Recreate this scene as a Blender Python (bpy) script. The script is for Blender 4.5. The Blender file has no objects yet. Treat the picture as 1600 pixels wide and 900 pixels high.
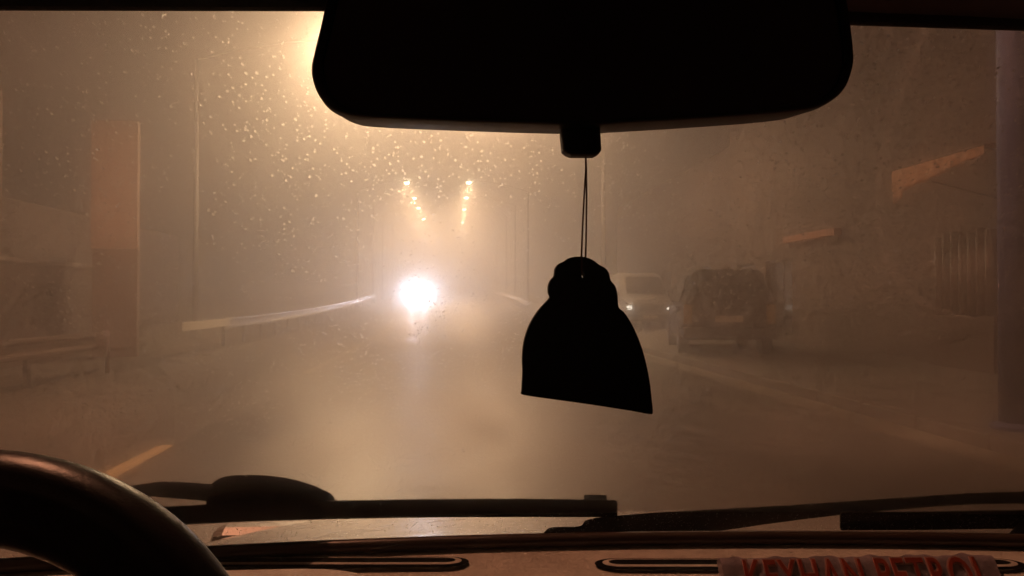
import bpy, bmesh, math, random
from mathutils import Vector, Matrix
random.seed(7)
R = math.radians
scene = bpy.context.scene
COL = scene.collection

# ------------------------------------------------------------------ camera
CAM = Vector((0.0, 0.0, 1.25))
YAW, PITCH = math.atan(95/1202), math.atan(16/1202)
cam_d = bpy.data.cameras.new('camera')
cam_d.sensor_width = 36.0
cam_d.lens = 36.0*1202/1600
cam_d.clip_start = 0.02
cam_d.clip_end = 2000
cam = bpy.data.objects.new('camera', cam_d)
COL.objects.link(cam)
cam.location = CAM
cam.rotation_euler = (R(90)+PITCH, 0, -YAW)
scene.camera = cam
ROT = cam.rotation_euler.to_matrix()

# ------------------------------------------------------------------ night sky
world = bpy.data.worlds.new('World')
scene.world = world
world.use_nodes = True
wn = world.node_tree.nodes; wl = world.node_tree.links
wn.clear()
w_out = wn.new('ShaderNodeOutputWorld'); w_bg = wn.new('ShaderNodeBackground')
w_sky = wn.new('ShaderNodeTexSky'); w_sky.sky_type = 'NISHITA'
w_sky.sun_disc = False; w_sky.sun_elevation = R(-4); w_sky.sun_rotation = R(200)
w_bg.inputs['Strength'].default_value = 0.01
wl.new(w_sky.outputs[0], w_bg.inputs[0]); wl.new(w_bg.outputs[0], w_out.inputs[0])

# ------------------------------------------------------------------ exposure, sampling
vs = scene.view_settings
vs.view_transform = 'Standard'; vs.look = 'None'; vs.gamma = 1.0; vs.use_curve_mapping = False
vs.exposure = 0.30
cy = scene.cycles
cy.use_adaptive_sampling = True; cy.adaptive_threshold = .04; cy.adaptive_min_samples = 20
cy.max_bounces = 6; cy.diffuse_bounces = 2; cy.glossy_bounces = 3; cy.transmission_bounces = 6
cy.volume_bounces = 2; cy.transparent_max_bounces = 16
cy.sample_clamp_indirect = 6.0; cy.sample_clamp_direct = 0.0
cy.caustics_reflective = False; cy.caustics_refractive = False
cy.use_denoising = True

STREET_W = 2500.0          # watts of one street lamp
STREET_C = (1.0, 0.60, 0.33)
FOG = 0.0230
DROP_R = .30
DROP_H = (.10, .30)
VEIL = .04                 # milkiness of the breath mist on the screen
MIST_TAU = 1.0              # how much of the light it spreads

# ------------------------------------------------------------------ helpers
def at(px, py, Y):
    """world point on the ray of photograph pixel (px, py) at world depth Y (metres up the road)"""
    d = ROT @ Vector(((px-800)/1202, (450-py)/1202, -1.0))
    return CAM + d*((Y-CAM.y)/d.y)

def rise(y):
    """the road climbs gently ahead"""
    if y < 18: return 0.0
    if y < 60: return 0.0005*(y-18)**2
    return 0.882 + 0.02*(y-60)

class MB:
    def __init__(s): s.v = []; s.f = []
    def add(s, vs_, fs_):
        n = len(s.v); s.v += [tuple(p) for p in vs_]; s.f += [tuple(i+n for i in f) for f in fs_]
    def box(s, x0, x1, y0, y1, z0, z1):
        s.add([(x0,y0,z0),(x1,y0,z0),(x1,y1,z0),(x0,y1,z0),(x0,y0,z1),(x1,y0,z1),(x1,y1,z1),(x0,y1,z1)],
              [(0,3,2,1),(4,5,6,7),(0,1,5,4),(1,2,6,5),(2,3,7,6),(3,0,4,7)])
    def tube(s, pts, rad, n=10, cap=True, squash=1.0):
        pts = [Vector(p) for p in pts]
        if not isinstance(rad, (list, tuple)): rad = [rad]*len(pts)
        base = len(s.v); up = None
        for i, p in enumerate(pts):
            t = (pts[min(i+1, len(pts)-1)] - pts[max(i-1, 0)]).normalized()
            if up is None:
                up = Vector((0,0,1)) if abs(t.z) < .9 else Vector((0,1,0))
            a = t.cross(up).normalized(); b = a.cross(t).normalized(); up = b
            for k in range(n):
                w = 2*math.pi*k/n
                s.v.append(tuple(p + a*math.cos(w)*rad[i] + b*math.sin(w)*rad[i]*squash))
        for i in range(len(pts)-1):
            for k in range(n):
                k2 = (k+1) % n
                s.f.append((base+i*n+k, base+i*n+k2, base+(i+1)*n+k2, base+(i+1)*n+k))
        if cap:
            s.f.append(tuple(base+k for k in reversed(range(n))))
            s.f.append(tuple(base+(len(pts)-1)*n+k for k in range(n)))
    def grid(s, fn, nu, nv, flip=False):
        base = len(s.v)
        for j in range(nv+1):
            for i in range(nu+1): s.v.append(tuple(fn(i/nu, j/nv)))
        for j in range(nv):
            for i in range(nu):
                a = base+j*(nu+1)+i; q = (a, a+1, a+nu+2, a+nu+1)
                s.f.append(q[::-1] if flip else q)
    def prism(s, poly, dvec):
        """closed polygon (list of 3D points) pushed along dvec"""
        n = len(poly); dvec = Vector(dvec)
        s.add([Vector(p) for p in poly]+[Vector(p)+dvec for p in poly],
              [tuple(reversed(range(n))), tuple(range(n, 2*n))]+[(i, (i+1) % n, n+(i+1) % n, n+i) for i in range(n)])
    def disc(s, c, r, axis, n=20, depth=0.0):
        c = Vector(c); ax = Vector(axis).normalized()
        u = ax.orthogonal().normalized(); w = ax.cross(u)
        ring = [c + u*math.cos(2*math.pi*k/n)*r + w*math.sin(2*math.pi*k/n)*r for k in range(n)]
        if depth: s.prism(ring, ax*depth)
        else: s.add(ring, [tuple(range(n))])
    def build(s, name, mat=None, parent=None, smooth=False, bevel=0, seg=2, recalc=True):
        me = bpy.data.meshes.new(name); me.from_pydata(s.v, [], s.f)
        if recalc:
            bm = bmesh.new(); bm.from_mesh(me); bmesh.ops.recalc_face_normals(bm, faces=bm.faces); bm.to_mesh(me); bm.free()
        if smooth:
            for p in me.polygons: p.use_smooth = True
        o = bpy.data.objects.new(name, me); COL.objects.link(o)
        if mat: me.materials.append(mat)
        if parent: o.parent = parent
        if bevel:
            m = o.modifiers.new('bevel', 'BEVEL'); m.width = bevel; m.segments = seg; m.limit_method = 'ANGLE'; m.angle_limit = R(35)
        return o

def empty(name, loc=(0,0,0), rz=0.0):
    o = bpy.data.objects.new(name, None); COL.objects.link(o)
    o.location = loc; o.rotation_euler = (0, 0, rz); o.empty_display_size = .2
    return o

def tag(o, label=None, cat=None, group=None, kind=None):
    if label: o['label'] = label
    if cat: o['category'] = cat
    if group: o['group'] = group
    if kind: o['kind'] = kind
    return o

def new_mat(name):
    m = bpy.data.materials.new(name); m.use_nodes = True
    return m, m.node_tree.nodes, m.node_tree.links

def pmat(name, col, rough=.6, metal=0.0, spec=.5, var=0.0, scale=6.0, bump=0.0, bscale=None, coat=0.0, stretch=(1,1,1), rvar=0.0):
    m, N, L = new_mat(name)
    b = N['Principled BSDF']
    b.inputs['Base Color'].default_value = (*col, 1); b.inputs['Roughness'].default_value = rough
    b.inputs['Metallic'].default_value = metal; b.inputs['Specular IOR Level'].default_value = spec
    b.inputs['Coat Weight'].default_value = coat
    tc = N.new('ShaderNodeTexCoord'); mp = N.new('ShaderNodeMapping'); mp.inputs['Scale'].default_value = stretch
    L.new(tc.outputs['Object'], mp.inputs[0])
    if var or rvar:
        n = N.new('ShaderNodeTexNoise'); n.inputs['Scale'].default_value = scale; n.inputs['Detail'].default_value = 6
        n.inputs['Roughness'].default_value = .65
        L.new(mp.outputs[0], n.inputs['Vector'])
    if var:
        cr = N.new('ShaderNodeMapRange'); cr.inputs['From Min'].default_value = .3; cr.inputs['From Max'].default_value = .7
        cr.inputs['To Min'].default_value = 1-var; cr.inputs['To Max'].default_value = 1+var
        L.new(n.outputs['Fac'], cr.inputs['Value'])
        mx = N.new('ShaderNodeVectorMath'); mx.operation = 'SCALE'; mx.inputs[0].default_value = col
        L.new(cr.outputs[0], mx.inputs['Scale']); L.new(mx.outputs[0], b.inputs['Base Color'])
    if rvar:
        rr = N.new('ShaderNodeMapRange'); rr.inputs['From Min'].default_value = .35; rr.inputs['From Max'].default_value = .65
        rr.inputs['To Min'].default_value = max(.05, rough-rvar); rr.inputs['To Max'].default_value = min(1, rough+rvar)
        L.new(n.outputs['Fac'], rr.inputs['Value']); L.new(rr.outputs[0], b.inputs['Roughness'])
    if bump:
        n2 = N.new('ShaderNodeTexNoise'); n2.inputs['Scale'].default_value = bscale or scale*4; n2.inputs['Detail'].default_value = 5
        L.new(mp.outputs[0], n2.inputs['Vector'])
        bp = N.new('ShaderNodeBump'); bp.inputs['Strength'].default_value = bump; bp.inputs['Distance'].default_value = .01
        L.new(n2.outputs['Fac'], bp.inputs['Height']); L.new(bp.outputs[0], b.inputs['Normal'])
    return m

def emat(name, col, strength):
    m, N, L = new_mat(name); N.clear()
    o = N.new('ShaderNodeOutputMaterial'); e = N.new('ShaderNodeEmission')
    e.inputs[0].default_value = (*col, 1); e.inputs[1].default_value = strength
    L.new(e.outputs[0], o.inputs[0])
    return m

def brick_mat(name, c1, c2, mortar):
    m, N, L = new_mat(name); b = N['Principled BSDF']; b.inputs['Roughness'].default_value = .85
    tc = N.new('ShaderNodeTexCoord'); sp = N.new('ShaderNodeSeparateXYZ'); cb = N.new('ShaderNodeCombineXYZ')
    L.new(tc.outputs['Object'], sp.inputs[0]); ad = N.new('ShaderNodeMath'); L.new(sp.outputs[0], ad.inputs[0]); L.new(sp.outputs[1], ad.inputs[1])
    L.new(ad.outputs[0], cb.inputs[0]); L.new(sp.outputs[2], cb.inputs[1])
    t = N.new('ShaderNodeTexBrick'); t.inputs['Scale'].default_value = 1.0
    t.inputs['Brick Width'].default_value = .22; t.inputs['Row Height'].default_value = .075; t.inputs['Mortar Size'].default_value = .008
    t.inputs['Color1'].default_value = (*c1, 1); t.inputs['Color2'].default_value = (*c2, 1); t.inputs['Mortar'].default_value = (*mortar, 1)
    L.new(cb.outputs[0], t.inputs['Vector']); L.new(t.outputs['Color'], b.inputs['Base Color'])
    return m

# ------------------------------------------------------------------ materials
M = {}
M['ground'] = pmat('soil', (.07,.055,.042), .9, var=.35, scale=.6, bump=.4, bscale=8)
M['sidewalk'] = pmat('pavement_concrete', (.13,.115,.10), .75, var=.25, scale=1.2, bump=.2, bscale=20)
M['kerb'] = pmat('kerb_concrete', (.15,.13,.11), .7, var=.25, scale=3)
M['gutter'] = pmat('gutter_concrete', (.20,.175,.14), .6, var=.6, scale=.7, rvar=.15)
M['paint'] = pmat('road_paint', (.62,.50,.26), .55, var=.3, scale=9)
M['worn'] = pmat('worn_road_paint', (.34,.30,.25), .5, var=.4, scale=5)
M['paintw'] = pmat('road_paint_white', (.24,.22,.19), .55, var=.5, scale=5)
M['plaster'] = pmat('plaster', (.70,.55,.42), .85, var=.15, scale=1.2)
M['pier'] = pmat('pier_render', (.30,.225,.17), .85, var=.25, scale=1.5)
M['brick'] = brick_mat('dark_brick', (.16,.085,.055), (.12,.065,.045), (.18,.15,.13))
M['shopwall'] = pmat('shop_wall', (.065,.042,.033), .85, var=.3, scale=1.0)
M['concrete'] = pmat('concrete', (.24,.21,.18), .85, var=.2, scale=1.5)
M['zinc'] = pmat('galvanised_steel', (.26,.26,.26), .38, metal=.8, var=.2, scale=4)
M['pale'] = pmat('pale_rail_glint', (.62,.60,.58), .45, var=.2, scale=4)  # far rail's glint put into its colour, paler than the steel
M['dimrail'] = pmat('dim_rail', (.12,.075,.05), .85, var=.3, scale=5)  # near rail's lack of light put into its colour, darker than the steel
M['pole'] = pmat('pole_steel', (.06,.058,.055), .6, metal=.2, var=.2, scale=3)
M['bluepole'] = pmat('blue_grey_paint', (.05,.075,.22), .6, var=.2, scale=4)
M['awning'] = pmat('awning_cloth', (.42,.25,.15), .9, var=.25, scale=3)
M['shutter'] = pmat('shutter_slats', (.22,.20,.185), .55, metal=.2, var=.2, scale=3)
M['wood'] = pmat('sign_board', (.34,.13,.06), .7, var=.2, scale=2)
M['tyre'] = pmat('tyre_rubber', (.02,.02,.02), .85)
M['rim'] = pmat('wheel_rim', (.35,.35,.36), .35, metal=.9)
M['darkglass'] = pmat('vehicle_glass', (.015,.015,.018), .08, spec=.8)
M['bead'] = pmat('water_bead', (.75,.75,.75), .22, metal=1.0)
M['chrome'] = pmat('chrome', (.7,.7,.72), .12, metal=1.0)
M['blackplastic'] = pmat('black_plastic', (.014,.013,.013), .55, bump=.15, bscale=300)
M['tail'] = pmat('tail_lamp_lens', (.40,.28,.06), .15, spec=.7)
M['plate'] = pmat('number_plate', (.6,.55,.42), .5, var=.3, scale=30)
M['suv'] = pmat('dark_car_paint', (.018,.014,.013), .6, spec=.25, var=.3, scale=3, rvar=.1)
M['van'] = pmat('white_van_paint', (.20,.185,.17), .6, spec=.3, var=.15, scale=2)
M['oncar'] = pmat('silver_car_paint', (.25,.25,.26), .3, metal=.4, coat=.6)
M['street_lens'] = emat('street_lamp_lens', (1.0,.76,.46), 60.0)
M['near_lens'] = emat('street_lamp_lens_near', (1.0,.74,.42), 130.0)
M['headlight'] = emat('headlight_glow', (.84,.90,1.14), 3300.0)
M['lampglint'] = emat('headlight_glint', (1.0,.88,.74), 3.0)  # glints on the parked van's headlights, imitated by a faint glow
M['reflector'] = pmat('reflector', (.85,.84,.95), .25, spec=.8, coat=.6)
# own car
M['hood'] = pmat('car_paint_beige', (.18,.165,.145), .32, metal=.15, coat=.7, var=.06, scale=8, rvar=.1)
M['rubber'] = pmat('wiper_rubber', (.008,.007,.007), .6, spec=.25)
M['wiperarm'] = pmat('wiper_arm_black', (.009,.008,.008), .32, spec=.4)
M['seal'] = pmat('screen_seal', (.05,.03,.022), .28, spec=.6)
M['dash'] = pmat('dashboard_vinyl', (.52,.48,.42), .75, spec=.25, var=.12, scale=14, bump=.25, bscale=160)
M['ventblack'] = pmat('vent_black', (.003,.003,.003), .9, spec=.1)
M['leather'] = pmat('wheel_leather', (.005,.004,.004), .30, spec=.22, bump=.06, bscale=500)
M['mirrorback'] = pmat('mirror_plastic', (.010,.009,.009), .5)
M['mirrorglass'] = pmat('mirror_glass', (.35,.35,.36), .04, metal=1.0)
M['headliner'] = pmat('headliner_cloth', (.10,.075,.09), .95, bump=.2, bscale=300)
M['trim'] = pmat('interior_trim', (.03,.027,.027), .8, bump=.2, bscale=200)
M['felt'] = pmat('freshener_card', (.012,.010,.009), .9)
M['cord'] = pmat('cord_brown', (.16,.06,.03), .8)
M['wrap'] = pmat('clear_wrap', (.32,.27,.31), .25, var=.35, scale=24, bump=.25, bscale=60, coat=.3)
M['letter'] = pmat('letter_red', (.40,.07,.04), .35, var=.2, scale=30)
M['letterrim'] = pmat('letter_outline', (.52,.30,.27), .4)

def asphalt():
    m, N, L = new_mat('wet_asphalt'); b = N['Principled BSDF']
    tc = N.new('ShaderNodeTexCoord')
    n1 = N.new('ShaderNodeTexNoise'); n1.inputs['Scale'].default_value = .55; n1.inputs['Detail'].default_value = 7; n1.inputs['Roughness'].default_value = .6
    n2 = N.new('ShaderNodeTexNoise'); n2.inputs['Scale'].default_value = 40; n2.inputs['Detail'].default_value = 4
    mp = N.new('ShaderNodeMapping'); mp.inputs['Scale'].default_value = (1.0,.35,1)
    L.new(tc.outputs['Object'], mp.inputs[0]); L.new(mp.outputs[0], n1.inputs['Vector']); L.new(tc.outputs['Object'], n2.inputs['Vector'])
    cr = N.new('ShaderNodeValToRGB')
    cr.color_ramp.elements[0].position = .35; cr.color_ramp.elements[0].color = (.075,.066,.058,1)
    cr.color_ramp.elements[1].position = .68; cr.color_ramp.elements[1].color = (.16,.14,.12,1)
    L.new(n1.outputs['Fac'], cr.inputs[0]); L.new(cr.outputs[0], b.inputs['Base Color'])
    rr = N.new('ShaderNodeMapRange'); rr.inputs['From Min'].default_value = .38; rr.inputs['From Max'].default_value = .62
    rr.inputs['To Min'].default_value = .28; rr.inputs['To Max'].default_value = .52
    L.new(n1.outputs['Fac'], rr.inputs['Value']); L.new(rr.outputs[0], b.inputs['Roughness'])
    bp = N.new('ShaderNodeBump'); bp.inputs['Strength'].default_value = .35; bp.inputs['Distance'].default_value = .01
    L.new(n2.outputs['Fac'], bp.inputs['Height']); L.new(bp.outputs[0], b.inputs['Normal'])
    return m
M['asphalt'] = asphalt()

def glass_mat():
    """clear pane: lets light through, with a weak reflection"""
    m, N, L = new_mat('windscreen_glass'); N.clear()
    o = N.new('ShaderNodeOutputMaterial'); t = N.new('ShaderNodeBsdfTransparent'); g = N.new('ShaderNodeBsdfGlossy')
    t.inputs[0].default_value = (.95,.97,.95,1); g.inputs['Roughness'].default_value = .03
    mx = N.new('ShaderNodeMixShader'); mx.inputs[0].default_value = .04
    L.new(t.outputs[0], mx.inputs[1]); L.new(g.outputs[0], mx.inputs[2]); L.new(mx.outputs[0], o.inputs[0])
    return m
M['glass'] = glass_mat()

# shape of the own car's windscreen (needed by the mist material)
XC = .08                        # centre line of the car
ZB, YB, SL = .915, 1.06, .818   # foot of the screen and its slope
ZT = 1.425
def yg(x, z): return YB - (z-ZB)/SL - .13*(x-XC)**2
def on_glass(px, py, off=0.0):
    """point where a pixel's ray meets a surface lying off metres outside the screen"""
    n = Vector((0, SL, 1)).normalized()*off
    Y = .7
    for _ in range(60):
        p = at(px, py, Y); q = p-n; Y += .5*(yg(q.x, q.z)-q.y)
    return at(px, py, Y)

def mist_mat():
    """milky film of breath on the inside of the screen, with wipe marks"""
    m, N, L = new_mat('condensation_film'); N.clear()
    o = N.new('ShaderNodeOutputMaterial')
    tr = N.new('ShaderNodeBsdfTransparent')
    tl = N.new('ShaderNodeBsdfTranslucent'); tl.inputs[0].default_value = (.95,.93,.92,1)
    tc = N.new('ShaderNodeTexCoord')
    n = N.new('ShaderNodeTexNoise'); n.inputs['Scale'].default_value = 5.0; n.inputs['Detail'].default_value = 6
    L.new(tc.outputs['Object'], n.inputs['Vector'])
    mp = N.new('ShaderNodeMapping'); mp.inputs['Scale'].default_value = (60, 2.0, 2.0)
    L.new(tc.outputs['Object'], mp.inputs[0])
    n2 = N.new('ShaderNodeTexNoise'); n2.inputs['Scale'].default_value = 1.0; n2.inputs['Detail'].default_value = 3
    L.new(mp.outputs[0], n2.inputs['Vector'])
    sp = N.new('ShaderNodeSeparateXYZ'); L.new(tc.outputs['Object'], sp.inputs[0])
    X, Z = sp.outputs[0], sp.outputs[2]
    def mr(src, a, b, c, d, smooth=False):
        q = N.new('ShaderNodeMapRange'); q.inputs['From Min'].default_value = a; q.inputs['From Max'].default_value = b
        q.inputs['To Min'].default_value = c; q.inputs['To Max'].default_value = d
        if smooth: q.interpolation_type = 'SMOOTHSTEP'
        L.new(src, q.inputs['Value']); return q.outputs[0]
    def mt(op, a, b=0.0):
        q = N.new('ShaderNodeMath'); q.operation = op
        for i, s_ in enumerate((a, b)):
            if isinstance(s_, (int, float)): q.inputs[i].default_value = s_
            else: L.new(s_, q.inputs[i])
        return q.outputs[0]
    veil = mt('ADD', mr(n.outputs['Fac'], .3, .7, VEIL*.4, VEIL*1.6), mr(n2.outputs['Fac'], .35, .65, -VEIL*.12, VEIL*.12))
    n3 = N.new('ShaderNodeTexNoise'); n3.inputs['Scale'].default_value = 420; n3.inputs['Detail'].default_value = 4; n3.inputs['Roughness'].default_value = .7
    L.new(tc.outputs['Object'], n3.inputs['Vector'])
    veil = mt('MULTIPLY', veil, mr(n3.outputs['Fac'], .3, .7, .35, 1.65))
    # curved wipe mark on the right
    a, b, c = [on_glass(*q) for q in ((1382,190), (1362,300), (1418,462))]
    (x1,y1),(x2,y2),(x3,y3) = (a.x,a.z),(b.x,b.z),(c.x,c.z)
    D = 2*(x1*(y2-y3)+x2*(y3-y1)+x3*(y1-y2))
    ux = ((x1*x1+y1*y1)*(y2-y3)+(x2*x2+y2*y2)*(y3-y1)+(x3*x3+y3*y3)*(y1-y2))/D
    uz = ((x1*x1+y1*y1)*(x3-x2)+(x2*x2+y2*y2)*(x1-x3)+(x3*x3+y3*y3)*(x2-x1))/D
    rad = math.hypot(x1-ux, y1-uz)
    dx = mt('SUBTRACT', X, ux); dz = mt('SUBTRACT', Z, uz)
    dist = mt('SQRT', mt('ADD', mt('MULTIPLY', dx, dx), mt('MULTIPLY', dz, dz)))
    off = mt('ABSOLUTE', mt('SUBTRACT', dist, rad))
    arc = mt('MULTIPLY', mr(off, .0008, .0035, .022, 0, True), mr(X, ux-.02, ux, 1, 0))
    veil = mt('ADD', veil, arc)
    # a few vertical smears
    for (pa, pb, w, amt) in (((574,195), (604,300), .0035, .022), ((842,195), (838,270), .006, .012)):
        A, B = on_glass(*pa), on_glass(*pb)
        k = (A.x-B.x)/(A.z-B.z)
        line = mt('ABSOLUTE', mt('SUBTRACT', mt('SUBTRACT', X, B.x), mt('MULTIPLY', mt('SUBTRACT', Z, B.z), k)))
        veil = mt('ADD', veil, mt('MULTIPLY', mr(line, 0, w, amt, 0, True), mr(Z, B.z, A.z, 0, 1, True)))
    veil = mt('MULTIPLY', veil, mr(Z, ZB+.10, ZB+.20, .04, 1, True))
    m3 = N.new('ShaderNodeMixShader')
    L.new(veil, m3.inputs[0]); L.new(tr.outputs[0], m3.inputs[1]); L.new(tl.outputs[0], m3.inputs[2])
    L.new(m3.outputs[0], o.inputs[0])
    return m
M['mist'] = mist_mat()
def mistvol_mat():
    """the same breath mist as a thin layer of tiny droplets: spreads light a degree or two around each lamp"""
    m, N, L = new_mat('condensation_layer'); N.clear()
    o = N.new('ShaderNodeOutputMaterial'); v = N.new('ShaderNodeVolumeScatter')
    v.inputs['Color'].default_value = (1,1,1,1); v.inputs['Density'].default_value = MIST_TAU/.0062; v.inputs['Anisotropy'].default_value = .995
    L.new(v.outputs[0], o.inputs['Volume']); return m
M['mistvol'] = mistvol_mat()

def drop_mat(name, rough):
    m, N, L = new_mat(name); N.clear()
    o = N.new('ShaderNodeOutputMaterial'); r = N.new('ShaderNodeBsdfRefraction'); r.distribution = 'GGX'
    r.inputs['IOR'].default_value = 1.33; r.inputs['Roughness'].default_value = rough
    L.new(r.outputs[0], o.inputs[0]); return m
M['drop'] = drop_mat('water_droplet', DROP_R); M['dropbase'] = drop_mat('water_droplet_base', 0.0)

# ------------------------------------------------------------------ the setting
def strip(name, x0, x1, y0, y1, dz, mat, n=60, thick=0.0):
    mb = MB()
    ys = [y0+(y1-y0)*(i/n) for i in range(n+1)]
    vs_ = []; fs_ = []
    for y in ys:
        z = rise(y)+dz
        vs_ += [(x0,y,z),(x1,y,z)]
        if thick: vs_ += [(x1,y,z-thick),(x0,y,z-thick)]
    k = 4 if thick else 2
    for i in range(n):
        a = i*k; b = (i+1)*k
        fs_.append((a, a+1, b+1, b))
        if thick: fs_ += [(a+1,a+2,b+2,b+1), (a+3,a,b,b+3), (a+2,a+3,b+3,b+2)]
    if thick: fs_ += [(0,3,2,1), tuple(n*4+i for i in range(4))]
    mb.add(vs_, fs_)
    return mb.build(name, mat)

tag(strip('ground', -140, 140, -40, 240, -.02, M['ground'], 140), kind='structure')
road = tag(strip('road', -5.6, 4.0, -40, 240, 0.0, M['asphalt'], 140), kind='structure')
tag(strip('pavement', 4.55, 8.6, -10, 60, .13, M['sidewalk'], 50, .2), kind='structure')
tag(strip('gutter', 4.0, 4.40, -10, 60, .004, M['gutter'], 60), kind='structure')
kerb = tag(empty('kerb'), kind='structure')
for i in range(46):
    y = -4 + i*1.0
    mb = MB(); z = rise(y+.5); mb.box(4.40, 4.548, y+.006, y+.994, z-.1, z+.135+random.uniform(-.006,.006))
    mb.build('kerb_stone', M['kerb'], kerb, bevel=.015)
tag(strip('verge', -8.6, -6.1, -10, 70, .03, M['ground'], 50), kind='structure')
# lane markings
lane = tag(empty('lane_marking'), kind='structure')
for (y0, y1) in ((3.7, 6.75), (13.0, 21.5), (22, 30.5), (31, 39.5), (40, 48)):
    o = strip('lane_dash', -2.47, -2.33, y0, y1, .005, M['paint'] if y0 < 5 else M['worn'], 14); o.parent = lane
o = strip('edge_line', 3.62, 3.74, 16, 60, .005, M['paintw'], 40); o.parent = lane
# manhole style repair patches keep the asphalt from looking even
for (x0, x1, y0, y1) in ((-1.9, -.7, 9.4, 13.2), (1.1, 2.9, 11.0, 17.0)):
    mt = pmat('asphalt_patch', (.085,.075,.066), .40, var=.35, scale=3, bump=.3, bscale=60, rvar=.12)
    o = strip('asphalt_patch', x0, x1, y0, y1, .004, mt, 8); o.parent = road

# ------------------------------------------------------------------ street lamps
def street_lamp(x_pole, x_head, y, h, watts, lens_mat, label, cone=158, color=STREET_C):
    z0 = rise(y)
    t = tag(empty('street_lamp', (x_pole, y, z0)), label, 'street lamp', 'street lamps along both sides of the road')
    s = 1 if x_head > x_pole else -1
    dx = x_head-x_pole
    mb = MB(); mb.tube([(0,0,0),(0,0,.9),(0,0,h-.6)], [.10,.09,.06], 12); mb.build('pole', M['pole'], t, smooth=True)
    mb = MB(); mb.tube([(0,0,0.0),(0,0,.35)], [.17,.15], 12); mb.build('base', M['pole'], t)
    pts = [(0,0,h-.62)]
    for k in range(1, 9):
        u = k/8; pts.append((dx*u*.93, 0, h-.62+.70*math.sin(u*math.pi/2)))
    mb = MB(); mb.tube(pts, .04, 10); mb.build('arm', M['pole'], t, smooth=True)
    mb = MB()
    mb.grid(lambda u, v: (dx-s*.42+s*.78*u, math.sin(v*math.pi*2)*.16*math.sin(math.pi*(.12+.80*u)), h+.05+max(-.02, math.cos(v*math.pi*2)*.11)*math.sin(math.pi*(.12+.80*u))), 10, 16)
    hd = mb.build('lamp_head', M['pole'], t, smooth=True)
    mb = MB(); 
    def lens(u, v):
        a = v*2*math.pi
        return (dx+.04*s+.17*u*math.cos(a), .13*u*math.sin(a), h+.012-.13*math.sqrt(max(0, 1-u*u)))
    mb.grid(lens, 4, 18); mb.build('lens', lens_mat, hd, smooth=True)
    ld = bpy.data.lights.new('street_lamp_light', 'SPOT'); ld.energy = watts; ld.color = color
    ld.spot_size = R(cone); ld.spot_blend = .3; ld.shadow_soft_size = .12
    lo = bpy.data.objects.new('street_lamp_light', ld); COL.objects.link(lo); lo.parent = t
    lo.location = (dx+.04*s, 0, h-.16)
    return t
ords = ['nearest', 'second', 'third', 'fourth', 'farthest']
for i, y in enumerate((23.6, 52.5, 63.0, 71.5, 84.0)):
    street_lamp(-7.6 if i == 0 else -6.3, -3.05, y, 9.0 if i == 0 else 8.5, STREET_W*(1.7 if i == 0 else 1.6), M['near_lens'] if i == 0 else M['street_lens'],
                f'{ords[i]} glowing street lamp of the row on the left side of the road', cone=174 if i == 0 else 158, color=(1.0,.64,.36) if i == 0 else STREET_C)
street_lamp(-6.3, -2.5, 4.6, 9.0, STREET_W*.80, M['near_lens'], 'street lamp above the car, out of sight beyond the roof edge', color=(1.0,.375,.20))
for i, y in enumerate((26.0, 52.0, 62.5, 72.5, 88.0)):
    street_lamp(5.2, 1.25, y, 9.0 if i == 0 else 8.5, STREET_W*(1.3 if i == 0 else 1.5), M['street_lens'],
                f'{ords[i]} glowing street lamp of the row on the right side of the road')

# ------------------------------------------------------------------ guard rails
def guard_rail(x, y0, y1, side, label, post=2.0, zt=.72, mat='zinc'):
    t = tag(empty('guard_rail', (x, y0, rise(y0))), label, 'guard rail')
    z0 = rise(y0)
    prof = [(0,.0),(.035,.02),(.04,.06),(.0,.10),(-.005,.15),(.0,.20),(.04,.24),(.035,.28),(0,.30)]
    n = max(2, int((y1-y0)/1.5)); mb = MB()
    vs_ = []; k = len(prof)
    for i in range(n+1):
        y = (y1-y0)*i/n; z = rise(y0+y)-z0
        for (a, b) in prof: vs_.append((side*a, y, z+zt-.3+b))
        for (a, b) in reversed(prof): vs_.append((side*(a-.006), y, z+zt-.3+b))
    m = 2*k; fs_ = []
    for i in range(n):
        for j in range(m): fs_.append((i*m+j, i*m+(j+1) % m, (i+1)*m+(j+1) % m, (i+1)*m+j))
    fs_ += [tuple(range(m)), tuple(n*m+j for j in range(m))]
    mb.add(vs_, fs_); mb.build('rail', M[mat], t, smooth=False)
    y = .4
    while y < y1-y0:
        z = rise(y0+y)-z0
        mb = MB(); mb.box(-side*.13-.03, -side*.13+.03, y-.05, y+.05, z-.02, z+zt-.04); mb.box(-side*.11-.02, -side*.01+.0, y-.04, y+.04, z+zt-.26, z+zt-.06) if side > 0 else mb.box(side*.0+.008, .11, y-.04, y+.04, z+zt-.26, z+zt-.06)
        mb.build('post', M['pole'], t); y += post
    return t
guard_rail(-5.85, 5.0, 13.2, 1, 'near dim guard rail at left with a small reflector at its end', zt=.70, mat='dimrail')
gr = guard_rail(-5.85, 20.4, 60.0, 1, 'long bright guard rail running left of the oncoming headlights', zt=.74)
guard_rail(4.6, 46.0, 92.0, -1, 'short guard rail with a painted glint far away on the right of the road', zt=.72, mat='pale')
t = tag(empty('reflector_post', (-5.72, 13.35, 0)), 'small round reflector on a post at the guard rail gap', 'reflector')
mb = MB(); mb.tube([(0,0,0),(0,0,.74)], .035, 10); mb.build('post', M['concrete'], t, smooth=True)
mb = MB(); mb.disc((0,-.037,.66), .055, (0,-1,0), 16, .012); mb.build('reflector_disc', M['reflector'], t)
mb = MB(); mb.box(.045,.075,-3.3,.3,.53,.72); mb.build('end_plate', pmat('barrier_paint', (.60,.55,.46), .7, var=.2, scale=3), gr, bevel=.01)
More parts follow.
